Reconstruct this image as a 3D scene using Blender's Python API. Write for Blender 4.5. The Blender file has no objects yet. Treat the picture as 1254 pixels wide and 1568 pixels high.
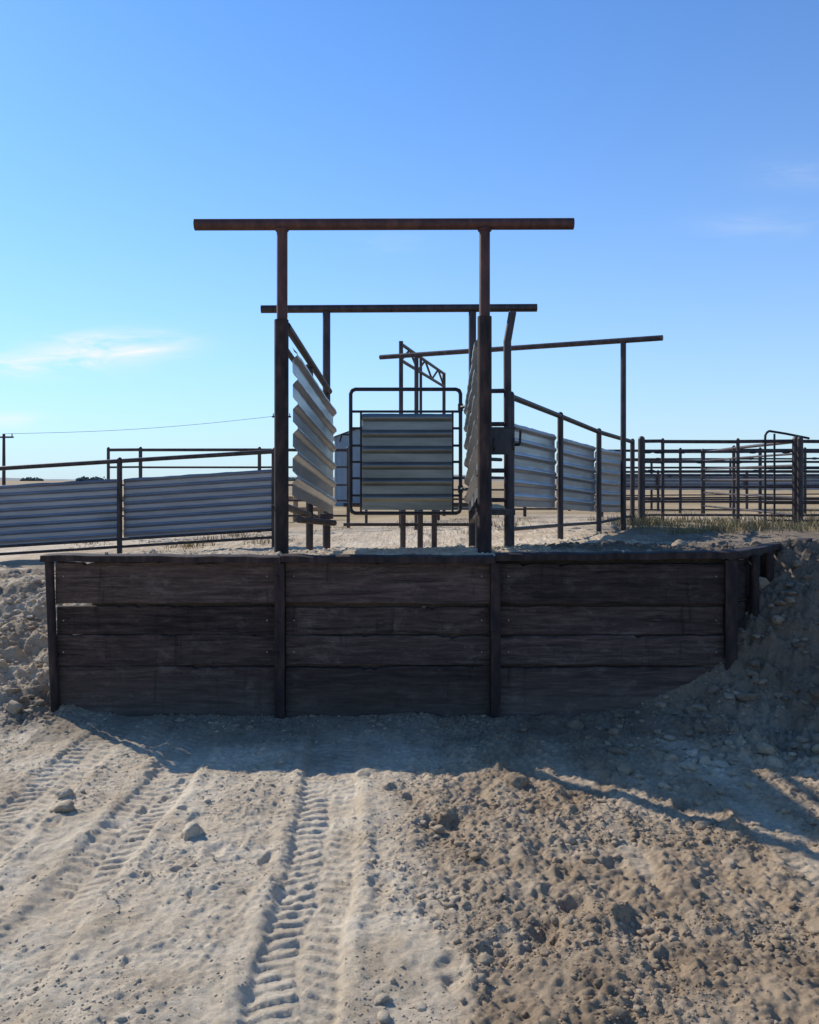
import bpy, math, random
import numpy as np
from mathutils import Vector, Matrix
random.seed(7); np.random.seed(7)
scene=bpy.context.scene
COL=scene.collection

# ---------------------------------------------------------------- noise utils
_T=[np.random.RandomState(100+i).rand(256,256) for i in range(24)]
def vn(X,Y,s=0):
    xi=np.floor(X).astype(int); yi=np.floor(Y).astype(int)
    fx=X-xi; fy=Y-yi
    fx=fx*fx*(3-2*fx); fy=fy*fy*(3-2*fy)
    T=_T[s%24]; a=xi&255; b=yi&255; a1=(a+1)&255; b1=(b+1)&255
    return (T[a,b]*(1-fx)+T[a1,b]*fx)*(1-fy)+(T[a,b1]*(1-fx)+T[a1,b1]*fx)*fy
def fbm(X,Y,s=0,o=4):
    r=0;a=1;t=0
    for i in range(o):
        r=r+a*(vn(X*2**i+13.7*i,Y*2**i+5.1*i,s+i)-.5); t+=a; a*=.5
    return r/t*2
def worley(X,Y,s=0):
    xi=np.floor(X).astype(int); yi=np.floor(Y).astype(int)
    best=np.full(X.shape,9.0); rid=np.zeros(X.shape)
    A=_T[s%24];B=_T[(s+7)%24];C=_T[(s+11)%24]
    for i in(-1,0,1):
        for j in(-1,0,1):
            a=(xi+i)&255;b=(yi+j)&255
            d=(xi+i+A[a,b]-X)**2+(yi+j+B[a,b]-Y)**2
            m=d<best; best=np.where(m,d,best); rid=np.where(m,C[a,b],rid)
    return np.sqrt(best),rid
def ss(t):
    t=np.clip(t,0,1); return t*t*(3-2*t)

# ---------------------------------------------------------------- materials
def newmat(name):
    m=bpy.data.materials.new(name); m.use_nodes=True
    nt=m.node_tree; b=nt.nodes['Principled BSDF']
    return m,nt,b
def N(nt,t,**k):
    n=nt.nodes.new(t)
    for a,v in k.items(): setattr(n,a,v)
    return n
def noise_mat(name,c1,c2,scale=(8,8,8),nscale=1.0,rough=.7,metal=0.,bump=.3,bdist=.01,detail=6,c3=None,lo=.35,hi=.65,spec=.5):
    m,nt,b=newmat(name); L=nt.links.new
    tc=N(nt,'ShaderNodeTexCoord'); mp=N(nt,'ShaderNodeMapping'); mp.inputs['Scale'].default_value=scale
    L(tc.outputs['Object'],mp.inputs['Vector'])
    n=N(nt,'ShaderNodeTexNoise'); n.inputs['Scale'].default_value=nscale; n.inputs['Detail'].default_value=detail; n.inputs['Roughness'].default_value=.65
    L(mp.outputs[0],n.inputs['Vector'])
    cr=N(nt,'ShaderNodeValToRGB'); cr.color_ramp.elements[0].position=lo; cr.color_ramp.elements[1].position=hi
    cr.color_ramp.elements[0].color=(*c1,1); cr.color_ramp.elements[1].color=(*c2,1)
    if c3:
        e=cr.color_ramp.elements.new((lo+hi)/2); e.color=(*c3,1)
    L(n.outputs['Fac'],cr.inputs[0]); L(cr.outputs[0],b.inputs['Base Color'])
    b.inputs['Roughness'].default_value=rough; b.inputs['Metallic'].default_value=metal
    b.inputs['Specular IOR Level'].default_value=spec
    if bump:
        bp=N(nt,'ShaderNodeBump'); bp.inputs['Strength'].default_value=bump; bp.inputs['Distance'].default_value=bdist
        L(n.outputs['Fac'],bp.inputs['Height']); L(bp.outputs[0],b.inputs['Normal'])
    return m
M_rust=noise_mat('rusty_pipe_steel',(.05,.020,.016),(.12,.05,.035),(14,14,5),1,.62,.25,.35,.004,c3=(.078,.032,.025))
M_steel=noise_mat('weathered_brown_steel',(.022,.017,.017),(.075,.052,.048),(12,12,4),1,.55,.3,.3,.004)
M_upr=noise_mat('dark_rusted_upright_steel',(.018,.014,.014),(.070,.042,.034),(16,16,5),1,.75,.1,.5,.006,c3=(.035,.024,.022),spec=.25)
M_dark=noise_mat('dark_painted_steel',(.010,.012,.015),(.035,.034,.036),(15,15,6),1,.5,.3,.2,.003)
M_galv=noise_mat('galvanised_corrugated_sheet',(.24,.25,.255),(.43,.44,.445),(1.6,1.6,10),1,.33,.65,.06,.003,c3=(.34,.35,.355),lo=.2,hi=.8)
M_galvg=noise_mat('stained_galvanised_gate_sheet',(.12,.13,.12),(.33,.34,.32),(1.0,1.0,9),1,.36,.6,.06,.003,c3=(.22,.235,.22),lo=.25,hi=.75)
M_galvd=noise_mat('dusty_galvanised_sheet',(.15,.155,.17),(.33,.34,.36),(1.2,1.2,9),1,.38,.6,.06,.003,c3=(.25,.26,.28),lo=.2,hi=.8)
M_post=noise_mat('weathered_wood_post',(.22,.13,.07),(.42,.28,.16),(20,20,3),1,.9,0,.4,.01)
M_shed=noise_mat('painted_metal_cladding',(.20,.27,.34),(.28,.35,.42),(1,1,1),1,.6,.2,.1,.01)
M_roof=noise_mat('shed_roof_metal',(.20,.24,.28),(.3,.34,.38),(1,1,1),1,.45,.4,.1,.01)
M_hill=noise_mat('distant_hill_grass',(.17,.19,.19),(.27,.25,.21),(.01,.01,.03),1,1,0,0)
M_trees=noise_mat('hazy_distant_foliage',(.07,.10,.10),(.12,.15,.13),(.4,.4,.4),1,1,0,0)  # distance haze painted into the foliage colour
M_wire=noise_mat('power_line_cable',(.05,.05,.05),(.09,.09,.09),(1,1,1),1,.6,0,0)

def wood():
    m,nt,b=newmat('weathered_dark_timber'); L=nt.links.new
    tc=N(nt,'ShaderNodeTexCoord'); at=N(nt,'ShaderNodeAttribute',attribute_name='plank')
    off=N(nt,'ShaderNodeVectorMath',operation='ADD'); L(tc.outputs['Object'],off.inputs[0]); L(at.outputs['Color'],off.inputs[1])
    def noi(sc,s,d,r,dist=0,vec=None):
        mp=N(nt,'ShaderNodeMapping'); mp.inputs['Scale'].default_value=sc; L(vec or off.outputs[0],mp.inputs[0])
        n=N(nt,'ShaderNodeTexNoise'); n.inputs['Scale'].default_value=s; n.inputs['Detail'].default_value=d; n.inputs['Roughness'].default_value=r; n.inputs['Distortion'].default_value=dist
        L(mp.outputs[0],n.inputs['Vector']); return n
    n=noi((2.6,8,30),1.3,11,.80,.35); pt=noi((2.6,2,5.0),2.0,10,.76,.2); gr=noi((5,9,160),1.0,6,.7); st=noi((1.4,3,16),1.0,8,.7,.2)
    vt=noi((13,3,1.3),1.0,6,.7,.2)
    cr=N(nt,'ShaderNodeValToRGB'); e=cr.color_ramp.elements
    e[0].position=.30; e[0].color=(.018,.013,.012,1); e[1].position=.72; e[1].color=(.165,.112,.088,1)
    k=e.new(.5); k.color=(.070,.047,.039,1)
    L(n.outputs['Fac'],cr.inputs[0])
    mx=N(nt,'ShaderNodeMix',data_type='RGBA'); mx.inputs[7].default_value=(.19,.155,.125,1)
    r2=N(nt,'ShaderNodeMapRange'); r2.inputs[1].default_value=.54; r2.inputs[2].default_value=.68; r2.inputs[4].default_value=.6
    L(pt.outputs['Fac'],r2.inputs[0]); L(r2.outputs[0],mx.inputs[0]); L(cr.outputs[0],mx.inputs[6])
    m3=N(nt,'ShaderNodeMix',data_type='RGBA'); m3.inputs[7].default_value=(.014,.011,.010,1)
    r3=N(nt,'ShaderNodeMapRange'); r3.inputs[1].default_value=.48; r3.inputs[2].default_value=.35; r3.inputs[4].default_value=.85
    L(st.outputs['Fac'],r3.inputs[0]); L(r3.outputs[0],m3.inputs[0]); L(mx.outputs[2],m3.inputs[6])
    # vertical drip stains
    m5=N(nt,'ShaderNodeMix',data_type='RGBA'); m5.inputs[7].default_value=(.016,.012,.011,1)
    r5=N(nt,'ShaderNodeMapRange'); r5.inputs[1].default_value=.42; r5.inputs[2].default_value=.30; r5.inputs[4].default_value=.7
    L(vt.outputs['Fac'],r5.inputs[0]); L(r5.outputs[0],m5.inputs[0]); L(m3.outputs[2],m5.inputs[6])
    sx=N(nt,'ShaderNodeSeparateXYZ'); L(tc.outputs['Object'],sx.inputs[0])
    dr=N(nt,'ShaderNodeMapRange'); dr.inputs[1].default_value=.34; dr.inputs[2].default_value=-.05; dr.inputs[4].default_value=.65; L(sx.outputs[2],dr.inputs[0])
    dm=N(nt,'ShaderNodeMath',operation='MULTIPLY'); L(dr.outputs[0],dm.inputs[0]); L(pt.outputs['Fac'],dm.inputs[1])
    m4=N(nt,'ShaderNodeMix',data_type='RGBA'); m4.inputs[7].default_value=(.24,.19,.145,1); L(dm.outputs[0],m4.inputs[0]); L(m5.outputs[2],m4.inputs[6])
    sep=N(nt,'ShaderNodeSeparateColor'); L(at.outputs['Color'],sep.inputs[0])
    hs=N(nt,'ShaderNodeHueSaturation'); mr=N(nt,'ShaderNodeMapRange'); mr.inputs[3].default_value=.65; mr.inputs[4].default_value=1.4
    L(sep.outputs[2],mr.inputs[0]); L(mr.outputs[0],hs.inputs['Value']); L(m4.outputs[2],hs.inputs['Color']); L(hs.outputs[0],b.inputs['Base Color'])
    b.inputs['Roughness'].default_value=.9; b.inputs['Specular IOR Level'].default_value=.25
    bp=N(nt,'ShaderNodeBump'); bp.inputs['Strength'].default_value=.9; bp.inputs['Distance'].default_value=.012
    bq=N(nt,'ShaderNodeBump'); bq.inputs['Strength'].default_value=.7; bq.inputs['Distance'].default_value=.004
    L(n.outputs['Fac'],bp.inputs['Height']); L(gr.outputs['Fac'],bq.inputs['Height']); L(bp.outputs[0],bq.inputs['Normal']); L(bq.outputs[0],b.inputs['Normal'])
    return m
M_wood=wood()

def dirt(name,use_attr=True):
    m,nt,b=newmat(name); L=nt.links.new
    tc=N(nt,'ShaderNodeTexCoord')
    def noi(s,d=6,r=.6):
        n=N(nt,'ShaderNodeTexNoise'); n.inputs['Scale'].default_value=s; n.inputs['Detail'].default_value=d; n.inputs['Roughness'].default_value=r
        L(tc.outputs['Object'],n.inputs['Vector']); return n
    a=noi(3.0,9,.68); c=noi(38,8,.78); d=noi(170,5,.75)
    pale=N(nt,'ShaderNodeValToRGB'); e=pale.color_ramp.elements
    e[0].position=.3; e[0].color=(.56,.43,.285,1); e[1].position=.7; e[1].color=(.80,.67,.49,1)
    L(a.outputs['Fac'],pale.inputs[0])
    brown=N(nt,'ShaderNodeValToRGB'); e=brown.color_ramp.elements
    e[0].position=.3; e[0].color=(.27,.185,.11,1); e[1].position=.7; e[1].color=(.54,.40,.26,1)
    L(a.outputs['Fac'],brown.inputs[0])
    mx=N(nt,'ShaderNodeMix',data_type='RGBA'); L(pale.outputs[0],mx.inputs[6]); L(brown.outputs[0],mx.inputs[7])
    at=N(nt,'ShaderNodeAttribute',attribute_name='tone'); L(at.outputs['Fac'],mx.inputs[0])
    atd=N(nt,'ShaderNodeAttribute',attribute_name='dark_soil_and_shade')
    md=N(nt,'ShaderNodeMix',data_type='RGBA'); md.inputs[7].default_value=(.082,.062,.047,1)  # dark mix colour for darker soil and for shade painted on the ground
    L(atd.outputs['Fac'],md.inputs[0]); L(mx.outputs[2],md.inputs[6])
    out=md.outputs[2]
    if use_attr:
        at2=N(nt,'ShaderNodeAttribute',attribute_name='field')
        f=noi(.25,6,.6)
        gr=N(nt,'ShaderNodeValToRGB'); e=gr.color_ramp.elements
        e[0].position=.35; e[0].color=(.27,.18,.095,1); e[1].position=.65; e[1].color=(.48,.35,.19,1)
        L(f.outputs['Fac'],gr.inputs[0])
        m2=N(nt,'ShaderNodeMix',data_type='RGBA'); L(at2.outputs['Fac'],m2.inputs[0]); L(out,m2.inputs[6]); L(gr.outputs[0],m2.inputs[7])
        out=m2.outputs[2]
    hs=N(nt,'ShaderNodeHueSaturation'); mr=N(nt,'ShaderNodeMapRange'); mr.inputs[1].default_value=.3; mr.inputs[2].default_value=.7; mr.inputs[3].default_value=.70; mr.inputs[4].default_value=1.22
    L(c.outputs['Fac'],mr.inputs[0]); L(mr.outputs[0],hs.inputs['Value']); L(out,hs.inputs['Color']); L(hs.outputs[0],b.inputs['Base Color'])
    b.inputs['Roughness'].default_value=.95; b.inputs['Specular IOR Level'].default_value=.12
    bp=N(nt,'ShaderNodeBump'); bp.inputs['Strength'].default_value=.9; bp.inputs['Distance'].default_value=.014; L(c.outputs['Fac'],bp.inputs['Height'])
    bq=N(nt,'ShaderNodeBump'); bq.inputs['Strength'].default_value=.9; bq.inputs['Distance'].default_value=.006; L(d.outputs['Fac'],bq.inputs['Height'])
    L(bp.outputs[0],bq.inputs['Normal']); L(bq.outputs[0],b.inputs['Normal'])
    return m
M_dirt=dirt('dry_dirt'); M_clod=dirt('dirt_clod',False)

# ---------------------------------------------------------------- mesh helpers
PROF_RIB=([0,.06,.50,.60,.70,.80,.90,1],[-1,-1,-1,-.2,1,1,.0,-1])
class MB:
    def __init__(s): s.v=[]; s.f=[]
    def add(s,vs,fs):
        o=len(s.v); s.v+= [tuple(p) for p in vs]; s.f+=[tuple(i+o for i in f) for f in fs]
    def pipe(s,a,b,r,seg=14,cap=True,r2=None):
        a=Vector(a);b=Vector(b); d=(b-a).normalized(); r2=r if r2 is None else r2
        u=d.orthogonal().normalized(); w=d.cross(u)
        vs=[];fs=[]
        for i in range(seg):
            t=2*math.pi*i/seg; q=u*math.cos(t)+w*math.sin(t); vs.append(a+q*r); vs.append(b+q*r2)
        for i in range(seg):
            j=(i+1)%seg; fs.append((2*i,2*j,2*j+1,2*i+1))
        if cap:
            fs.append(tuple(2*i for i in range(seg))[::-1]); fs.append(tuple(2*i+1 for i in range(seg)))
        s.add(vs,fs)
    def path(s,pts,r,seg=14):
        for a,b in zip(pts,pts[1:]): s.pipe(a,b,r,seg)
        for p in pts[1:-1]: s.ball(p,r*1.01)
    def ball(s,c,r,sc=(1,1,1),n=8,m=6):
        c=Vector(c); vs=[];fs=[]
        for j in range(m+1):
            ph=math.pi*j/m
            for i in range(n):
                t=2*math.pi*i/n; vs.append(c+Vector((r*sc[0]*math.sin(ph)*math.cos(t),r*sc[1]*math.sin(ph)*math.sin(t),r*sc[2]*math.cos(ph))))
        for j in range(m):
            for i in range(n):
                k=(i+1)%n; fs.append((j*n+i,(j+1)*n+i,(j+1)*n+k,j*n+k))
        s.add(vs,fs)
    def tube(s,a,b,ro,ri,seg=20):
        a=Vector(a);b=Vector(b); d=(b-a).normalized(); u=d.orthogonal().normalized(); w=d.cross(u)
        vs=[];fs=[]
        for i in range(seg):
            t=2*math.pi*i/seg; q=u*math.cos(t)+w*math.sin(t)
            vs+= [a+q*ro,b+q*ro,b+q*ri,b-d*.15+q*ri]
        for i in range(seg):
            j=(i+1)%seg
            for k in range(3): fs.append((4*i+k,4*j+k,4*j+k+1,4*i+k+1))
        s.add(vs,fs)
    def box(s,c,h,rot=0):
        R=Matrix.Rotation(rot,3,'Z'); vs=[]
        for x in(-1,1):
            for y in(-1,1):
                for z in(-1,1): vs.append(Vector(c)+R@Vector((x*h[0],y*h[1],z*h[2])))
        s.add(vs,[(0,1,3,2),(4,6,7,5),(0,4,5,1),(2,3,7,6),(0,2,6,4),(1,5,7,3)])
    def corr(s,b0,b1,t0,t1,nr,amp,nrm,cols=14,per=10,dent=.006,seed=0,prof=PROF_RIB):
        b0,b1,t0,t1,nrm=map(Vector,(b0,b1,t0,t1,nrm)); rnd=random.Random(seed)
        rows=nr*per; vs=[];fs=[]
        eb=[rnd.uniform(-1,1) for _ in range(cols+1)]
        for j in range(rows+1):
            t=j/rows; ph=(t*nr)%1.0
            pr=np.interp(ph,*prof)
            for i in range(cols+1):
                q=i/cols
                p=(b0.lerp(b1,q)).lerp(t0.lerp(t1,q),t)+nrm*(amp*pr+dent*eb[i]*math.sin(t*3+i))
                p.z+= (dent*.7*eb[(i*3)%(cols+1)] if j in(0,rows) else 0)
                vs.append(p)
        for j in range(rows):
            for i in range(cols):
                a=j*(cols+1)+i; fs.append((a,a+1,a+cols+2,a+cols+1))
        s.add(vs,fs)
    def obj(s,name,mat,parent=None,smooth=True,ang=40):
        me=bpy.data.meshes.new(name); me.from_pydata(s.v,[],s.f); me.validate(); me.update()
        me.materials.append(mat)
        o=bpy.data.objects.new(name,me); COL.objects.link(o)
        if parent: o.parent=parent
        if smooth:
            me.polygons.foreach_set('use_smooth',[True]*len(me.polygons))
            try: me.set_sharp_from_angle(angle=math.radians(ang))
            except Exception: pass
        return o
def empty(name,loc=(0,0,0)):
    e=bpy.data.objects.new(name,None); COL.objects.link(e); return e

# ---------------------------------------------------------------- terrain
def topz(X,Y):
    g=np.clip(.83+.055*X,.40,.94)
    far=ss((Y-16)/14); g=g*(1-far)+.72*far
    near=1-ss((Y-6.0)/4.5)
    dock=1.13
    k=ss((X+3.7)/1.4)
    return g*(1-near)+(dock*k+(g+.06)*(1-k))*near
def macro(X,Y):
    wl=np.where(X>2.32,6.0+1.08*(X-2.32),6.0)
    T=topz(X,Y)
    wob=.14*fbm(X*1.3,Y*1.3,3,3)
    left=ss((Y-5.70+.40*(-2.6-X)+wob)/2.5)
    right=ss((.6*(X-2.15)+.7*(Y-5.35)+wob)/1.6)
    base=.03*fbm(X*.5,Y*.5,6,3)+ .10*ss((X-1.2)/1.0)*ss((Y-4.8)/1.2)+.06*ss((-1.9-X)/.8)*ss((Y-5.2)/.8)-.02*ss((Y-5)/1)
    fr=base+(T-base)*np.maximum(left*(X<0),right*(X>=0))
    beh=ss((Y-wl+.015)/.03)*ss((X+2.56)/.35)*(Y>5.9)
    return fr*(1-beh)+T*beh, beh
pits=[(random.uniform(-2.4,.2),random.uniform(2.7,5.0),random.uniform(.022,.045),random.uniform(.010,.022)) for _ in range(30)]
pits+=[(random.uniform(.0,2.6),random.uniform(2.6,4.8),random.uniform(.03,.055),random.uniform(.012,.026)) for _ in range(40)]
def roughmask(X,Y):
    r=ss((X+.12+.45*fbm(X*1.1,Y*1.1,9,4))/.35)
    r=np.maximum(r,ss((Y-5.0)/1.2)*.75)
    r=np.maximum(r,ss((-2.2-X)/.6)*ss((Y-5.2)/.6))
    return r
def TR(X,Y):
    M=np.zeros(X.shape); Hh=np.zeros(X.shape)
    wx=.03*fbm(X*3,Y*3,18,3)
    for xc,w,dep,lug,sp,sl,ph in [(-.44,.17,.022,.012,.072,.35,0),(-1.36,.15,.018,.010,.065,-.35,.3),(-1.95,.15,.014,.010,.07,.3,.1),(.95,.13,.010,.008,.07,.3,.5),(1.75,.13,.010,.008,.07,.3,.2)]:
        xx=X-(xc+.035*np.sin(Y*.9+xc*3)-.02*(Y-4))+wx
        m=ss((w-np.abs(xx))/.04)
        fade=ss((fbm(X*2.2+xc*9,Y*1.6,15,4)+.42)/.5)
        s=np.sin(2*math.pi*((Y+sl*np.abs(xx))/sp+ph+.5*(xx>0)+.25*fbm(X*6,Y*6,19,2)))
        lugm=ss((s+.15)/.6)*(np.abs(xx)>.015)*ss((w-.015-np.abs(xx))/.03)*(.45+.8*vn(X*21,Y*21,20))
        Hh+=m*(-dep)*(.5+.5*fade)+lug*lugm*fade+.6*dep*np.exp(-((np.abs(xx)-w-.03)/.035)**2)*(.3+1.3*vn(X*7,Y*7,21))
        M=np.maximum(M,m*fade)
    return {'mask':M,'h':Hh}
def height(X,Y):
    z,beh=macro(X,Y)
    R=roughmask(X,Y)
    nearf=1-ss((Y-11)/10)
    nearw=1-.45*np.exp(-((Y-6.0)/.08)**2)*(np.abs(X)<2.4)
    side=ss((X-1.6)/.8)*ss((Y-4.6)/.6)*(1-beh)
    lside=ss((-2.3-X)/.4)*ss((Y-5.3)/.5)*(1-ss((Y-9)/2))
    t=TR(X,Y)
    wf1,i1=worley(X*7+.25*fbm(X*9,Y*9,3,2),Y*7+.25*fbm(X*9,Y*9,5,2),2); wf2,i2=worley(X*17+3,Y*17,4); wf3,i3=worley(X*36,Y*36+9,5)
    q=.024*fbm(X*2.3,Y*2.3,1,4)+.014*fbm(X*7,Y*1.6,7,4)
    big=ss((fbm(X*1.7,Y*1.7,12,3)+.15)/.5)
    q+=R*(.030*fbm(X*6,Y*6,4,5)+.030*(.55-wf1)*big*i1+.034*np.maximum(.45-wf2,0)*(i2+.3)+.026*np.maximum(.5-wf3,0)*(i3+.2))*(1-.75*t['mask'])
    q+=R*.020*fbm(X*8,Y*2.2,16,4)
    q+=side*(.17*fbm(X*2.8,Y*2.8,14,6)+.15*(.5-wf1)*i1+.06*(.5-wf2)*i2)
    q+=lside*(.10*fbm(X*3.0,Y*3.0,14,6)+.08*(.5-wf1)*i1+.04*(.5-wf2)*i2)
    crumb=ss(fbm(X*2.6,Y*1.4,17,4)*2.5+.55)
    q+=(1-R)*(.030*np.maximum(.42-wf2,0)*i2*crumb+.022*np.maximum(.5-wf3,0)*i3*crumb+.011*fbm(X*12,Y*12,8,5))*(1-.6*t['mask'])
    q+=.006*fbm(X*30,Y*30,11,4)
    wX=X+.035*fbm(X*11,Y*11,20,3); wY=Y+.035*fbm(X*11+5,Y*11,22,3)
    for (a,b,r,d) in pits:
        D=((wX-a)**2+((wY-b)/1.5)**2)/(r*r)
        q+=np.where(D<12,-d*np.exp(-D*D*.6)+.3*d*np.exp(-(D-2.4)**2),0)
    return z+(q*nearw*nearf+t['h']*nearf*(1-ss((Y-5.3)/.5)))
def seg(a,b,st): return list(np.arange(a,b,st))
def grow(a,b,st,g=1.25):
    r=[];x=a
    while x<b: r.append(x); st*=g; x+=st
    r.append(b); return r
xs=seg(-2.7,3.0,.0090)
xl=seg(-4.6,-2.7,.022); xr=seg(3.0,5.0,.018)
xs=[-t for t in grow(4.6,3500,.05,1.18)[::-1]]+xl[1:]+xs+xr+grow(5.0,3500,.05,1.18)
ys=[-t for t in grow(-1.6,400,.1,1.3)[::-1]]+seg(1.7,2.4,.05)+seg(2.4,5.2,.0075)+seg(5.2,7.4,.012)+seg(7.4,10,.03)+grow(10,4000,.05,1.05)
xs=np.array(sorted(set(np.round(xs,5)))); ys=np.array(sorted(set(np.round(ys,5))))
X,Y=np.meshgrid(xs,ys); Z=height(X,Y)
ny,nx=X.shape
def tonef(X,Y):
    R=roughmask(X,Y); tr=TR(X,Y)['mask']
    t=np.clip(R*.72+.6*fbm(X*.9,Y*.9,5,5)+.10+.25*fbm(X*6,Y*3,6,3)-.35*tr*(Y<5.3),0,1)
    return np.where(Y>6.1,np.clip(.45+.5*fbm(X*.6,Y*.6,5,4),0,1),t)
def dark_soil_and_shade_f(X,Y):  # darker soil plus painted shade, for ground and clod colour
    d=ss((.9*(X-1.9)+ (Y-5.2)+.5*fbm(X*1.5,Y*1.5,3,3))/1.2)*(X>1.2)*(1-ss((Y-8.2)/1.5))*.75  # right bank: dark soil, with its shade painted in
    d=np.maximum(d,.65*ss((X-2.0+.8*fbm(X,Y,4,3))/1.2)*ss((Y-6.2)/.5)*(1-ss((Y-12.5)/2)))  # yard at right: dark soil with the fence's shadow painted in
    d=np.maximum(d,.50*ss((Y-4.8+.45*fbm(X*2,Y*2,4,4))/.6)*(Y<6.05)*(X>-2.5))  # wall's cast shadow painted onto the ground in front of it
    d=np.maximum(d,.97*np.exp(-((Y-6.0)/.045)**2)*(X>-2.6)*(X<2.4))  # painted shade, so the gaps between planks look dark
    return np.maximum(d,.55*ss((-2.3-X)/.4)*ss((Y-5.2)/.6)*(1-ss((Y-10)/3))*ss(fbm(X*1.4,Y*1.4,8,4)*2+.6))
tone=tonef(X,Y); dark_soil_and_shade=dark_soil_and_shade_f(X,Y)
field=ss((Y-15+3*fbm(X*.15,Y*.15,2,3))/6)
me=bpy.data.meshes.new('ground')
me.vertices.add(nx*ny); me.vertices.foreach_set('co',np.stack([X,Y,Z],-1).astype(np.float32).ravel())
idx=np.arange(nx*ny).reshape(ny,nx)
q=np.stack([idx[:-1,:-1],idx[:-1,1:],idx[1:,1:],idx[1:,:-1]],-1).reshape(-1,4).astype(np.int32)
me.loops.add(q.size); me.loops.foreach_set('vertex_index',q.ravel())
me.polygons.add(len(q)); me.polygons.foreach_set('loop_start',np.arange(0,q.size,4,dtype=np.int32)); me.polygons.foreach_set('loop_total',np.full(len(q),4,dtype=np.int32))
me.update(calc_edges=True); me.polygons.foreach_set('use_smooth',np.ones(len(q),dtype=bool))
for nm,arr in(('tone',tone),('field',field),('dark_soil_and_shade',dark_soil_and_shade)):
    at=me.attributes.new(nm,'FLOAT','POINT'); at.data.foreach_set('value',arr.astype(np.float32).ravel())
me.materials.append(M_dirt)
g=bpy.data.objects.new('ground',me); COL.objects.link(g)
def gz(x,y):
    i=np.clip(np.searchsorted(xs,x)-1,0,nx-2); j=np.clip(np.searchsorted(ys,y)-1,0,ny-2)
    fx=(x-xs[i])/(xs[i+1]-xs[i]); fy=(y-ys[j])/(ys[j+1]-ys[j])
    return (Z[j,i]*(1-fx)+Z[j,i+1]*fx)*(1-fy)+(Z[j+1,i]*(1-fx)+Z[j+1,i+1]*fx)*fy

# clods
def ico(sub):
    import bmesh
    bm=bmesh.new(); bmesh.ops.create_icosphere(bm,subdivisions=sub,radius=1)
    v=np.array([x.co[:] for x in bm.verts]); f=np.array([[a.index for a in p.verts] for p in bm.faces]); bm.free(); return v,f
def clods(P,S,sub):
    IV,IF=ico(sub)
    n=len(P); k=len(IV); rs=np.random.RandomState(3+sub)
    var=[]
    for i in range(32):
        d=rs.randn(9,3); d/=np.linalg.norm(d,axis=1)[:,None]
        r=np.ones(k)
        for dd in d:
            c=rs.uniform(.45,.85); pr=IV@dd; r=np.minimum(r,np.where(pr>c,c/np.maximum(pr,.01),1))
        jit={1:.2,2:.09,3:.05}[sub]
        r=r*(1+jit*rs.randn(k))
        if sub==3:
            r*=1+.22*fbm(IV[:,0]*2.2+i,IV[:,1]*2.2+IV[:,2]*3,7,4)
        var.append(IV*r[:,None])
    var=np.array(var); V=var[rs.randint(32,size=n)]
    V=V*np.stack([rs.uniform(.8,1.4,n),rs.uniform(.8,1.2,n),rs.uniform(.45,.8,n)],-1)[:,None,:]
    a=rs.uniform(0,6.28,n)[:,None]; c,s=np.cos(a),np.sin(a)
    V=np.stack([V[...,0]*c-V[...,1]*s,V[...,0]*s+V[...,1]*c,V[...,2]],-1)
    V=V*S[:,None,None]+P[:,None,:]
    F=(IF[None]+(np.arange(n)*k)[:,None,None]).reshape(-1,3)
    return V.reshape(-1,3),F,k
rs=np.random.RandomState(11)
def scatter(NC,med,sig,lo,hi,dens,base,only_side=False):
    cx=rs.uniform(-3.6,4.4,NC); cy=2.3+ (8.2-2.3)*rs.rand(NC)**1.15
    behind=cy>6+1.08*np.maximum(cx-2.32,0)
    mound=ss((cx-.9)/.9)*ss((cy-4.3)/.5)*(~behind); lm=ss((-2.4-cx)/.4)*ss((cy-5.3)/.4)
    if only_side:
        w=np.maximum(mound,lm*.8); w=np.maximum(w,.05*ss((cx-.2)/.5)); w=np.maximum(w,.012); w=np.where(behind&(cx>-2.6),.15*(cx>0),w)
    else:
        w=roughmask(cx,cy)*.9+base
        cl=ss((fbm(cx*2.3,cy*2.3,13,4)+.22)/.55); w*=.10+cl
        w*=1-.8*TR(cx,cy)['mask']
        w=np.maximum(w,mound*.6); w=np.maximum(w,lm*.6)
        w*=np.where(behind&(cx>-2.6),.4,1)
    keep=(rs.rand(NC)<w*dens)&(np.abs(cx)<.56*cy+.15)
    if only_side: keep&=~((np.abs(cy-6.0)<.09)&(cx>-2.7)&(cx<2.4))
    cx=cx[keep];cy=cy[keep]
    S=np.clip(np.exp(rs.randn(len(cx))*sig)*med,lo,hi)
    return np.stack([cx,cy,gz(cx,cy)+S*.1],-1),S
PA,SA=scatter(46000,.0100,.48,.006,.036,.45,.12)
PB,SB=scatter(240000,.0046,.35,.0025,.008,.6,.36)
PC,SC=scatter(8500,.032,.42,.018,.085,.42,0,True)
VA,FA,ka=clods(PA,SA,2); VB,FB,kb=clods(PB,SB,1); VC,FC,kc=clods(PC,SC,3)
V=np.concatenate([VA,VB,VC]); F=np.concatenate([FA,FB+len(VA),FC+len(VA)+len(VB)]).astype(np.int32)
def rep(fn,lo,hi):
    return np.concatenate([np.repeat(np.clip(fn(p[:,0],p[:,1])+rs.uniform(lo,hi,len(p)),0,1.1),k) for p,k in((PA,ka),(PB,kb),(PC,kc))])
tv=rep(tonef,-.35,.2); dv=rep(dark_soil_and_shade_f,-.28,.06)
me=bpy.data.meshes.new('dirt_clods'); me.vertices.add(len(V)); me.vertices.foreach_set('co',V.astype(np.float32).ravel())
me.loops.add(F.size); me.loops.foreach_set('vertex_index',F.ravel()); me.polygons.add(len(F))
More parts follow.
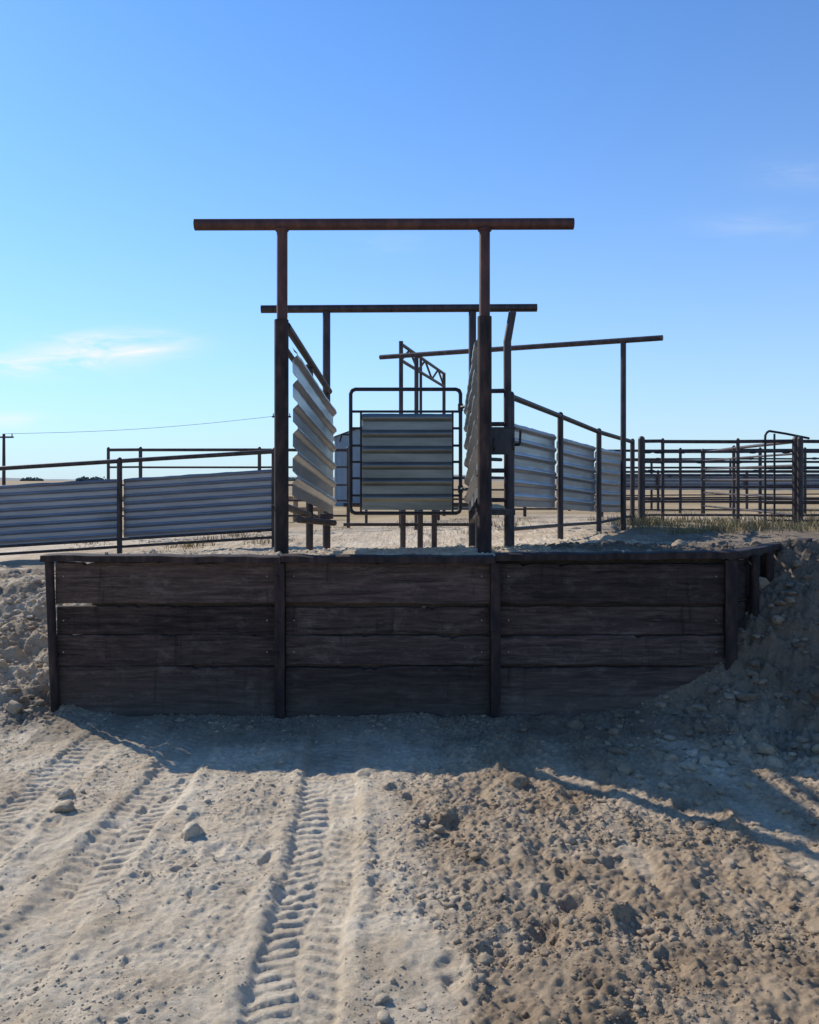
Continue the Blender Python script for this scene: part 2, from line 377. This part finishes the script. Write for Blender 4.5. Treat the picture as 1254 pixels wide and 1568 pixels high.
me.polygons.foreach_set('loop_start',np.arange(0,F.size,3,dtype=np.int32)); me.polygons.foreach_set('loop_total',np.full(len(F),3,dtype=np.int32))
me.update(calc_edges=True); me.materials.append(M_clod)
for nm,arr in(('tone',tv),('dark_soil_and_shade',dv)):
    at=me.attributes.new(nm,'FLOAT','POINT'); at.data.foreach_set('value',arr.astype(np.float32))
o=bpy.data.objects.new('dirt_clods',me); COL.objects.link(o)
print('clods',len(PA),len(PB),len(PC))

# ---------------------------------------------------------------- timber wall
wall=empty('timber_retaining_wall')
pv=[];pf=[];pc=[]
def plank(x0,x1,z0,z1,yf,th=.05,z0b=None,z1b=None,seed=0,p0=None,p1=None):
    rnd=random.Random(seed); n=60; col=(rnd.uniform(0,9),rnd.uniform(0,9),rnd.random())
    o=len(pv)
    z0b=z0 if z0b is None else z0b; z1b=z1 if z1b is None else z1b
    nz=[rnd.uniform(-1,1) for _ in range(80)]
    def wn(t,k):
        t=t*11+k*9; i=int(t)%78; f=t-int(t); return nz[i]*(1-f)+nz[i+1]*f
    chip=0
    for i in range(n+1):
        t=i/n; zl=z0+(z0b-z0)*t+.004*wn(t,0); zh=z1+(z1b-z1)*t+.005*wn(t,1); bv=.006
        if rnd.random()<.04: chip=rnd.uniform(.006,.022)
        zh-=chip; chip*=.45
        if p0: px=p0[0]+(p1[0]-p0[0])*t; py=p0[1]+(p1[1]-p0[1])*t
        else: px=x0+(x1-x0)*t; py=yf+.004*wn(t,2)
        pr=[(0,zl+bv),(.002*wn(t,3),(zl+zh)/2),(0,zh-bv),(bv,zh),(th,zh),(th,zl),(bv,zl)]
        for dy,z in pr: pv.append((px,py+dy,z)); pc.append(col)
    m=7
    for i in range(n):
        for k in range(m):
            a=o+i*m+k; b=o+i*m+(k+1)%m; pf.append((a,b,b+m,a+m))
    pf.append(tuple(o+k for k in range(m))[::-1]); pf.append(tuple(o+n*m+k for k in range(m)))
bays=[(-2.575,-.975),(-.90,.585),(.66,2.29)]
rows=[(.800,1.098),(.572,.775),(.348,.563),(-.12,.338)]
k=0
for bi,(a,b) in enumerate(bays):
    for ri,(z0,z1) in enumerate(rows):
        k+=1; rnd=random.Random(k*5)
        j=lambda s: rnd.uniform(-s,s)
        yo=[-.014,.014,.0,-.008][ri]+j(.008)
        plank(a,b,z0+j(.006),z1+j(.008),5.955+yo,.05,z0+j(.006),z1+j(.009),seed=k)
for ri,(z0,z1) in enumerate([(.80,1.10),(.56,.785),(.32,.55)]):
    plank(0,0,z0,z1,0,.05,seed=40+ri,p0=(2.37,6.0),p1=(3.36,7.08))
me=bpy.data.meshes.new('planks'); me.from_pydata(pv,[],pf); me.update()
ca=me.color_attributes.new('plank','FLOAT_COLOR','POINT')
ca.data.foreach_set('color',np.array([(c[0],c[1],c[2],1) for c in pc],dtype=np.float32).ravel())
me.materials.append(M_wood); o=bpy.data.objects.new('planks',me); COL.objects.link(o); o.parent=wall
b=MB()
def hbeam(x,zt,zb=-.3,w=.036,y=5.90):
    b.box((x,y,(zt+zb)/2),(w,.006,(zt-zb)/2)); b.box((x,y+.056,(zt+zb)/2),(.005,.05,(zt-zb)/2))
hbeam(-.938,1.098); hbeam(.622,1.098); hbeam(2.325,1.12,w=.042)
b.pipe((-2.560,5.92,-.2),(-2.612,5.92,1.12),.031)
for x,z in[(-.938,1.0),(-.938,.67),(.622,.98),(.622,.6),(-.938,.45)]:
    b.pipe((x-.02,5.895,z),(x-.02,5.875,z),.011,8)
b.obj('steel_uprights',M_upr,wall)
b=MB()
def capseg(p0,p1,n=14,h=.024,w=.075,seed=1):
    rnd=random.Random(seed); p0=Vector(p0);p1=Vector(p1); d=(p1-p0).normalized(); nn=Vector((-d.y,d.x,0)).normalized()
    vs=[];fs=[]
    for i in range(n+1):
        c=p0.lerp(p1,i/n)+Vector((0,0,rnd.uniform(-.005,.005)))
        for s,t in((-1,-1),(-1,.8),(-.9,1),(1,1),(1,-1)): vs.append(c+nn*w*s+Vector((0,0,h*t)))
    for i in range(n):
        for k in range(5):
            a=i*5+k;c=i*5+(k+1)%5; fs.append((a,c,c+5,a+5))
    fs.append((0,1,2,3,4)); fs.append(tuple(n*5+k for k in(4,3,2,1,0))); b.add(vs,fs)
capseg((-2.66,5.955,1.137),(-.93,5.955,1.125),seed=1)
capseg((-.926,5.955,1.128),(.62,5.955,1.122),seed=2)
capseg((.624,5.955,1.142),(2.40,5.955,1.158),seed=3)
capseg((2.40,6.02,1.160),(3.50,7.2,1.165),seed=4,w=.05)
b.obj('cap_rail',M_upr,wall)
b=MB()
for (x,y) in[(2.60,6.16),(2.82,6.41),(3.10,6.72)]:
    b.pipe((x,y,-.1),(x,y,1.14),.036)
b.obj('wing_uprights',M_upr,wall)
b=MB()
for (x,z) in[(-1.9,1.15),(-.95,1.155),(.62,1.150),(1.55,1.178),(-2.2,1.165)]:
    b.pipe((x,5.93,z-.01),(x,5.93,z+.012),.012,8)
for a,bb in bays:
    for zr in(1.0,.68,.45):
        for xx in(a+.06,bb-.06): b.pipe((xx,5.965,zr),(xx,5.934,zr),.005,8)
b.obj('bolts',M_galvd,wall)

# ---------------------------------------------------------------- loading chute
ch=empty('cattle_loading_chute')
b=MB()
for x in(-.967,.570): b.pipe((x,6.2,2.2),(x,6.2,3.60),.041,20); b.ball((x,6.2,3.60),.05,(1.1,1,.6))
b.pipe((-1.63,6.2,3.638),(1.245,6.2,3.645),.043,24)
b.obj('front_overhead_frame',M_rust,ch)
b=MB()
for x,zt in((-.972,2.915),(.570,2.94)):
    b.tube((x,6.2,.4),(x,6.2,zt),.054,.045)
    b.pipe((x-.075,6.2,1.5),(x-.04,6.2,1.5),.012,8)
b.obj('sleeve_posts',M_upr,ch)
b=MB()
for x in(-.884,.67): b.pipe((x,8.7,.5),(x,8.7,3.49),.041,18)
b.pipe((-1.58,8.7,3.52),(1.357,8.7,3.535),.042,20)
b.path([(1.04,8.6,.5),(1.03,8.6,3.16),(1.085,8.6,3.47)],.041)
b.obj('rear_overhead_frame',M_steel,ch)
b=MB()
b.pipe((-.94,6.25,2.88),(-.85,8.66,2.64),.032); b.pipe((.57,6.25,2.88),(.645,8.66,2.64),.032)
for sx,ex in((-.96,-.875),(.60,.66)):
    b.pipe((sx,6.25,2.72),(ex,8.66,2.47),.022)
    b.pipe((sx,6.25,1.50),(ex,8.66,1.26),.028)
    mx=(sx+ex)/2; b.pipe((mx+(0 if sx<0 else .01),7.5,.8),(mx+(0 if sx<0 else .01),7.5,2.76),.034)
b.pipe((-.80,7.9,.8),(-.80,7.9,1.35),.036); b.box((-.80,7.9,1.35),(.06,.03,.025))
b.pipe((-.95,7.0,1.36),(-.70,7.6,1.30),.028)
for z in(2.64,2.29,1.8,1.49): b.pipe((.67,8.65,z),(1.04,8.6,z),.024)
b.obj('side_rails',M_steel,ch)
b=MB(); b.corr((-.885,6.29,1.58),(-.79,8.66,1.33),(-.885,6.29,2.72),(-.79,8.66,2.46),6,.019,(1,0,0),cols=22,per=16,dent=.006,seed=2)
b.obj('left_side_sheet',M_galv,ch)
b=MB(); b.corr((.520,6.29,1.60),(.60,8.66,1.35),(.520,6.29,2.80),(.60,8.66,2.46),6,.024,(-1,0,0),cols=22,per=16,dent=.008,seed=3)
b.obj('right_side_sheet',M_galv,ch)
b=MB()
b.box((.735,6.42,2.0),(.09,.012,.10)); b.box((.735,6.5,2.11),(.10,.07,.008))
b.pipe((.66,6.47,1.98),(.82,6.47,1.98),.055,18); b.pipe((.655,6.47,1.98),(.67,6.47,1.98),.08,18); b.pipe((.81,6.47,1.98),(.825,6.47,1.98),.08,18)
b.pipe((.825,6.47,1.98),(.87,6.44,1.98),.012,8); b.pipe((.87,6.44,1.98),(.87,6.40,2.09),.010,8)
b.box((.70,6.35,1.45),(.12,.02,.022)); b.pipe((.60,6.25,1.86),(.72,6.42,1.86),.014,8)
b.obj('winch',M_dark,ch)

# rear gate
gt=empty('corrugated_stock_gate')
b=MB(); y=9.0; r=.021
x0,x1,z0,z1=-.648,.562,1.335,2.70; c=.05
b.path([(x0,y,z0+c),(x0,y,z1-c),(x0+c*.3,y,z1-c*.3),(x0+c,y,z1),(x1-c,y,z1),(x1-c*.3,y,z1-c*.3),(x1,y,z1-c),(x1,y,z0+c),(x1-c*.3,y,z0+c*.3),(x1-c,y,z0),(x0+c,y,z0),(x0+c*.3,y,z0+c*.3),(x0,y,z0+c)],r)
for z in(2.455,2.27,2.08,1.9,1.72,1.53): b.pipe((x0,y,z),(x1,y,z),.014)
b.pipe((-.535,y,z0),(-.535,y,2.455),.012); b.pipe((.475,y,z0),(.475,y,2.455),.012)
for z in(1.6,2.5): b.pipe((x1,y,z),(.67,8.72,z),.018); b.pipe((x1,y,z-.04),(x1,y,z+.04),.03)
b.path([(x0,y,2.2),(x0-.1,y-.02,2.2),(x0-.12,y-.02,2.12)],.010)
b.obj('gate_frame',M_dark,gt)
b=MB(); b.corr((-.52,y-.045,1.372),(.468,y-.045,1.372),(-.52,y-.045,2.43),(.468,y-.045,2.43),6,.022,(0,-1,0),cols=12,per=16,dent=.004,seed=9)
b.obj('gate_sheet',M_galvg,gt)
b=MB()
for x in(-.08,.13,.30): b.pipe((x,9.9,.6),(x,9.9,1.45),.035)
b.pipe((-.8,9.9,1.40),(1.0,9.9,1.40),.026); b.pipe((-.8,9.9,1.16),(1.0,9.9,1.16),.02)
b.obj('pipe_barrier',M_steel)

# ---------------------------------------------------------------- fences
def sheetfence(name,pts,sheet,nr,amp,rails,mat=M_galv,pr=.038,seed=0):
    e=empty(name); b=MB(); s=MB()
    for (x,y,zt,zb) in pts: b.pipe((x,y,zb-.4),(x,y,zt),pr); b.ball((x,y,zt),pr*1.0)
    for p,q in zip(pts,pts[1:]):
        b.pipe((p[0],p[1],p[2]-.02),(q[0],q[1],q[2]-.02),.032)
        for rz in rails: b.pipe((p[0],p[1],rz(p)),(q[0],q[1],rz(q)),.021)
    b.obj('pipe_posts_and_rails',M_steel,e)
    for i,((a,A),(c,C)) in enumerate(sheet):
        d=Vector((c[0]-a[0],c[1]-a[1],0)).normalized(); n=Vector((d.y,-d.x,0))
        if n.y>0:n=-n
        off=n*(.06)
        s.corr(Vector((a[0],a[1],A[0]))-off,Vector((c[0],c[1],C[0]))-off,Vector((a[0],a[1],A[1]))-off,Vector((c[0],c[1],C[1]))-off,nr,amp,n,cols=16,per=12,dent=.006,seed=seed+i)
    s.obj('corrugated_sheets',mat,e)
    return e
F=[(1.07,8.62,2.60,1.0),(1.94,10.5,2.54,.94),(2.76,11.9,2.42,.9),(3.74,13.7,2.36,.92)]
sh=[(((1.10,8.7),(1.42,2.33)),((1.93,10.45),(1.34,2.28))),
    (((1.97,10.55),(1.33,2.27)),((2.75,11.85),(1.24,2.19))),
    (((2.78,11.95),(1.23,2.18)),((3.55,13.35),(1.17,2.16)))]
sheetfence('corrugated_ramp_fence',F,sh,6,.013,[lambda p:p[3]+.18],seed=20)
def zr(x): return 2.11+.062*(x+1.99)
xs_p=[-1.99,-4.26,-6.57,-8.87,-11.2]
F=[(x,12,zr(x)+.03,zr(x)-1.35) for x in xs_p]
sh=[(((a-.04,12),(zr(a)-1.15,zr(a)-.25)),((c+.04,12),(zr(c)-1.15,zr(c)-.25+.02*(i%2)))) for i,(a,c) in enumerate(zip(xs_p,xs_p[1:]))]
sheetfence('corrugated_yard_fence',F,sh,8,.010,[lambda p:p[3]+.10,lambda p:p[3]+.21],mat=M_galvd,seed=30)

def pipefence(name,pts,zs,r=.02,rt=.03,mat=M_steel,clips=0,seed=0):
    e=empty(name); b=MB(); rnd=random.Random(seed)
    for x,y,R_ in pts: b.pipe((x,y,.3),(x,y,zs[0]+.03),R_); b.ball((x,y,zs[0]+.03),R_)
    for (x,y,_),(X2,Y2,_2) in zip(pts,pts[1:]):
        for i,z in enumerate(zs): b.pipe((x,y,z),(X2,Y2,z+rnd.uniform(-.01,.01)),rt if i==0 else r,8)
    b.obj('pipes',mat,e)
    if clips:
        c=MB()
        for i in range(clips):
            k=rnd.randrange(len(pts)-1); t=rnd.random(); x=pts[k][0]*(1-t)+pts[k+1][0]*t; y=pts[k][1]*(1-t)+pts[k+1][1]*t
            c.ball((x,y-.02,rnd.choice(zs[1:4])),.05,(1.7,.6,.6))
        c.obj('clamps',M_dark,e)
pipefence('pipe_corral_fence',[(3.95,13.9,.06),(4.34,14,.03),(5.63,14,.03),(6.58,13.9,.065),(8.2,14,.035),(10.5,14,.035)],[2.36,2.18,2.01,1.85,1.58,1.33,1.10],clips=26,seed=2)
pipefence('pipe_corral_fence',[(4.6,19.5,.035),(6.4,19.3,.035),(8.2,19.1,.04),(9.2,19,.035),(11.5,18.8,.035),(14,18.6,.035)],[2.40,2.20,2.0,1.8,1.55,1.28,1.0],clips=16,seed=3,mat=M_dark)
pipefence('pipe_corral_fence',[(5,26,.04),(8,27,.04),(11,28,.04),(14,29,.04),(18,30,.04)],[2.35,2.1,1.8,1.5,1.2],seed=4)
pipefence('pipe_corral_fence',[(6.6,13.8,.05),(6.75,17,.035),(6.9,19.2,.05)],[2.36,2.15,1.95,1.7,1.4,1.1],seed=5)
pipefence('pipe_corral_fence',[(-5.9,16,.03),(-5.27,16,.035),(-2.94,16,.035),(-1.2,16,.035)],[2.29,1.95,1.6,1.3,1.0],seed=6)
pipefence('pipe_corral_fence',[(-.9,17,.03),(.6,17,.035),(2.4,17,.035),(4.0,17,.035)],[1.75,1.5,1.3,1.1],seed=8)
F=[(x,23,1.95,.75) for x in(4.5,7,9.5,12,14.5)]
sh=[(((a,23),(1.42,1.88)),((c,23),(1.42,1.88))) for a,c in((4.5,7),(7,9.5),(9.5,12),(12,14.5))]
sheetfence('corrugated_pen_fence',F,sh,5,.012,[lambda p:p[3]+.4],mat=M_galvd,seed=50)
b=MB(); pts=[(6.14,14.1,.8),(6.14,14.1,2.42)]+[(6.24-.10*math.cos(t),14.1,2.45+.10*math.sin(t)) for t in(0.3,.8,1.3)]+[(6.5,14.1,2.50),(6.9,14.1,2.42)]
b.path(pts,.02); b.pipe((6.3,14.1,.8),(6.3,14.1,2.5),.018)
for z in(2.2,1.9,1.6,1.3,1.0): b.pipe((6.14,14.1,z),(7.6,14.1,z),.016)
b.obj('pipe_gate',M_dark)

b=MB(); b.pipe((-.52,14.5,3.88),(3.72,12.0,3.79),.042); b.pipe((3.22,12.3,.5),(3.22,12.3,3.78),.042); b.pipe((.12,14.12,.5),(.12,14.12,3.85),.038)
b.obj('overhead_pipe_frame',M_steel)
b=MB(); A=Vector((-.156,15,4.2));B=Vector((.81,19.2,4.2)); D=Vector((0,0,-.30))
b.pipe(A,B,.032); b.pipe(A+D,B+D,.032)
for i in range(6):
    p=A.lerp(B,i/6);q=A.lerp(B,(i+1)/6)
    b.pipe(p if i%2 else p+D,q+D if i%2 else q,.024,8)
b.pipe((A.x,A.y,.5),(A.x,A.y,4.25),.040); b.pipe((B.x,B.y,.5),(B.x,B.y,4.22),.040)
m=A.lerp(B,.4); b.pipe((m.x,m.y,.5),(m.x,m.y,4.2),.03)
b.obj('catwalk_truss_frame',M_steel)

e=empty('wooden_post_fence'); b=MB()
for i,x in enumerate([-9.5,-8.2,-6.9,-6.1,-5.2,-4.9,-4.1,-3.5,-2.8,-2.2]):
    b.pipe((x,20+.1*math.sin(i*3),.3),(x+.02,20,1.35+.05*math.sin(i*5)),.065,10,r2=.058)
for z in(1.25,.98): b.box((-5.8,20.08,z),(3.9,.02,.05))
b.obj('posts_and_boards',M_post,e)

e=empty('metal_shed'); b=MB()
b.box((-1.1,33,2.0),(1.7,2.5,1.3)); b.add([(-2.8,30.5,3.3),(.6,30.5,3.3),(-1.1,30.5,3.9),(-2.8,35.5,3.3),(.6,35.5,3.3),(-1.1,35.5,3.9)],[(0,1,2),(5,4,3)])
for i in range(18): b.box((-2.75+i*.2,30.48,2.0),(.02,.02,1.28))
b.obj('walls',M_shed,e,smooth=False)
b=MB(); b.add([(-3.0,30.3,3.25),(-1.1,30.3,3.95),(-1.1,35.7,3.95),(-3.0,35.7,3.25),(.8,30.3,3.25),(.8,35.7,3.25)],[(0,1,2,3),(1,4,5,2)])
b.obj('roof',M_roof,e,smooth=False)
b=MB(); b.box((-1.1,30.46,1.9),(.6,.02,1.1)); b.obj('door',M_dark,e,smooth=False)

for x,zt in((-29.8,5.1),(-9.4,6.6)):
    e=empty('utility_pole'); b=MB(); b.pipe((x,60,0),(x,60,zt),.14,10,r2=.1); b.box((x,60,zt-.25),(.7,.06,.06))
    for k in(-.6,0,.6): b.pipe((x+k,60,zt-.2),(x+k,60,zt),.04,6)
    b.obj('pole',M_steel,e)
b=MB(); P0=Vector((-29.8,60,5.1));P1=Vector((-9.4,60,6.45)); pts=[]
for i in range(25):
    t=i/24; p=P0.lerp(P1,t); p.z-=.3*math.sin(math.pi*t); pts.append(p)
for a,c in zip(pts,pts[1:]): b.pipe(a,c,.014,6,cap=False)
b.obj('power_line',M_wire)

b=MB(); rnd=random.Random(5); n=120; vs=[];fs=[]
for i in range(n+1):
    a=math.radians(-60+120*i/n); d=1500; xx=d*math.sin(a); yy=d*math.cos(a)
    h=6+3*math.sin(i*.13)+2*math.sin(i*.41+1)+rnd.uniform(0,1.2)
    vs+=[(xx*.93,yy*.93,-1),(xx,yy,h),(xx*1.1,yy*1.1,-1)]
for i in range(n):
    a=i*3; fs+=[(a,a+3,a+4,a+1),(a+1,a+4,a+5,a+2)]
b.add(vs,fs); b.obj('distant_hills',M_hill)
b=MB()
for cxx,wd,hh in[(-370,20,6),(-312,26,9),(-120,60,5),(300,120,6),(420,60,7),(240,40,6),(510,80,8),(-500,60,5)]:
    for i in range(int(wd*2.2)):
        x=cxx+rnd.uniform(-wd,wd)/2*1.0; h=hh*rnd.uniform(.3,1)*(1-.6*abs(x-cxx)/wd)
        for j in range(3):
            b.ball((x+rnd.uniform(-1,1),800+rnd.uniform(-6,6),.7+h*rnd.uniform(.1,.6)),rnd.uniform(.7,1.5),(1,1,rnd.uniform(.7,1.1)),6,4)
b.obj('distant_trees',M_trees,smooth=False)

M_weed=noise_mat('dry_weeds',(.12,.12,.055),(.34,.25,.12),(3,3,3),1,.9,0,0,lo=.35,hi=.55)
vs=[];fs=[]
rnd=random.Random(8)
def blade(x,y,h,z):
    a=rnd.uniform(0,6.28); w=.004+.003*rnd.random(); lx=rnd.gauss(0,.4)*h; ly=rnd.gauss(0,.4)*h
    dx,dy=math.cos(a)*w,math.sin(a)*w; o=len(vs)
    vs.extend([(x-dx,y-dy,z),(x+dx,y+dy,z),(x+lx*.4+dx*.7,y+ly*.4+dy*.7,z+h*.6),(x+lx*.4-dx*.7,y+ly*.4-dy*.7,z+h*.6),(x+lx,y+ly,z+h)])
    fs.extend([(o,o+1,o+2,o+3),(o+3,o+2,o+4)])
for c in range(190):
    if c<150: x=rnd.uniform(3.4,8.5); y=rnd.uniform(11.5,15.5)
    else: x=rnd.uniform(-6,2.5); y=rnd.uniform(12.5,17)
    H0=rnd.choice([.05,.08,.12,.22])*(1 if c<150 else .6)
    for i in range(60):
        px=x+rnd.gauss(0,.16); py=y+rnd.gauss(0,.16); blade(px,py,H0*rnd.uniform(.5,1.3),float(gz(np.array(px),np.array(py)))-.01)
me=bpy.data.meshes.new('weeds'); me.from_pydata(vs,[],fs); me.materials.append(M_weed); o=bpy.data.objects.new('weeds',me); COL.objects.link(o)

# ---------------------------------------------------------------- light
SD=Vector((-1.1,.957,1.0)).normalized()
el=math.asin(SD.z); az=math.atan2(SD.x,SD.y)
sl=bpy.data.lights.new('sun','SUN'); sl.energy=5.0; sl.angle=math.radians(.5); sl.color=(1,.955,.87)
so=bpy.data.objects.new('sun',sl); so.rotation_euler=(-SD).to_track_quat('-Z','Y').to_euler(); so.location=(-10,10,10); COL.objects.link(so)
w=bpy.data.worlds.new('World'); scene.world=w; w.use_nodes=True; nt=w.node_tree; L=nt.links.new
bg=nt.nodes['Background']; bg.inputs['Strength'].default_value=.145
sk=N(nt,'ShaderNodeTexSky'); sk.sky_type='NISHITA'; sk.sun_disc=False; sk.sun_elevation=el; sk.sun_rotation=az; sk.altitude=600; sk.air_density=1.0; sk.dust_density=.25; sk.ozone_density=2.5
tc=N(nt,'ShaderNodeTexCoord'); sp=N(nt,'ShaderNodeSeparateXYZ'); L(tc.outputs['Generated'],sp.inputs[0])
def mth(op,a,b_=None,c_=None,clamp=False):
    n=N(nt,'ShaderNodeMath',operation=op); n.use_clamp=clamp
    for i,v in enumerate((a,b_,c_)):
        if v is None: continue
        if isinstance(v,(int,float)): n.inputs[i].default_value=v
        else: L(v,n.inputs[i])
    return n.outputs[0]
yy=mth('MAXIMUM',sp.outputs[1],.05); A=mth('DIVIDE',sp.outputs[0],yy); E=mth('DIVIDE',sp.outputs[2],yy)
cb=N(nt,'ShaderNodeCombineXYZ'); L(A,cb.inputs[0]); L(mth('MULTIPLY',E,4.5),cb.inputs[1])
nz=N(nt,'ShaderNodeTexNoise'); nz.inputs['Scale'].default_value=9; nz.inputs['Detail'].default_value=8; nz.inputs['Roughness'].default_value=.6; nz.inputs['Distortion'].default_value=.6; L(cb.outputs[0],nz.inputs['Vector'])
tot=None
for a,e_,ra,re,k in[(-.45,.142,.08,.012,2.2),(-.36,.166,.07,.014,2.4),(-.49,.073,.05,.008,1.0),(.43,.312,.07,.016,.2),(.47,.375,.06,.02,.16),(-.02,.29,.05,.012,.14)]:
    da=mth('DIVIDE',mth('SUBTRACT',A,a),ra); de=mth('DIVIDE',mth('SUBTRACT',E,e_),re)
    r2=mth('ADD',mth('MULTIPLY',da,da),mth('MULTIPLY',de,de))
    gx=mth('MULTIPLY',mth('EXPONENT',mth('MULTIPLY',r2,-1.0)),k)
    tot=gx if tot is None else mth('ADD',tot,gx)
cl=mth('MULTIPLY',tot,mth('MULTIPLY',mth('SUBTRACT',nz.outputs['Fac'],.36),2.6,clamp=True),clamp=True)
tint=N(nt,'ShaderNodeMix',data_type='RGBA',blend_type='MULTIPLY'); tint.inputs[0].default_value=1; tint.inputs[7].default_value=(.52,.96,1.42,1); L(sk.outputs[0],tint.inputs[6])
hz=mth('MULTIPLY',mth('EXPONENT',mth('MULTIPLY',mth('MAXIMUM',sp.outputs[2],0.0),-5.0)),.92)
hm=N(nt,'ShaderNodeMix',data_type='RGBA'); L(hz,hm.inputs[0]); L(tint.outputs[2],hm.inputs[6]); hm.inputs[7].default_value=(4.4,5.4,6.0,1)
mx=N(nt,'ShaderNodeMix',data_type='RGBA'); L(cl,mx.inputs[0]); L(hm.outputs[2],mx.inputs[6]); mx.inputs[7].default_value=(6.4,6.7,6.9,1)
L(mx.outputs[2],bg.inputs[0])

# ---------------------------------------------------------------- camera
cam=bpy.data.cameras.new('camera'); co=bpy.data.objects.new('camera',cam); COL.objects.link(co)
cam.sensor_fit='HORIZONTAL'; cam.sensor_width=36; cam.lens=35.9; cam.shift_y=-.039; cam.clip_start=.05; cam.clip_end=8000
co.location=(0,0,1.7); co.rotation_euler=(math.radians(90),0,0); scene.camera=co
scene.view_settings.view_transform='Standard'; scene.view_settings.look='None'; scene.view_settings.exposure=0
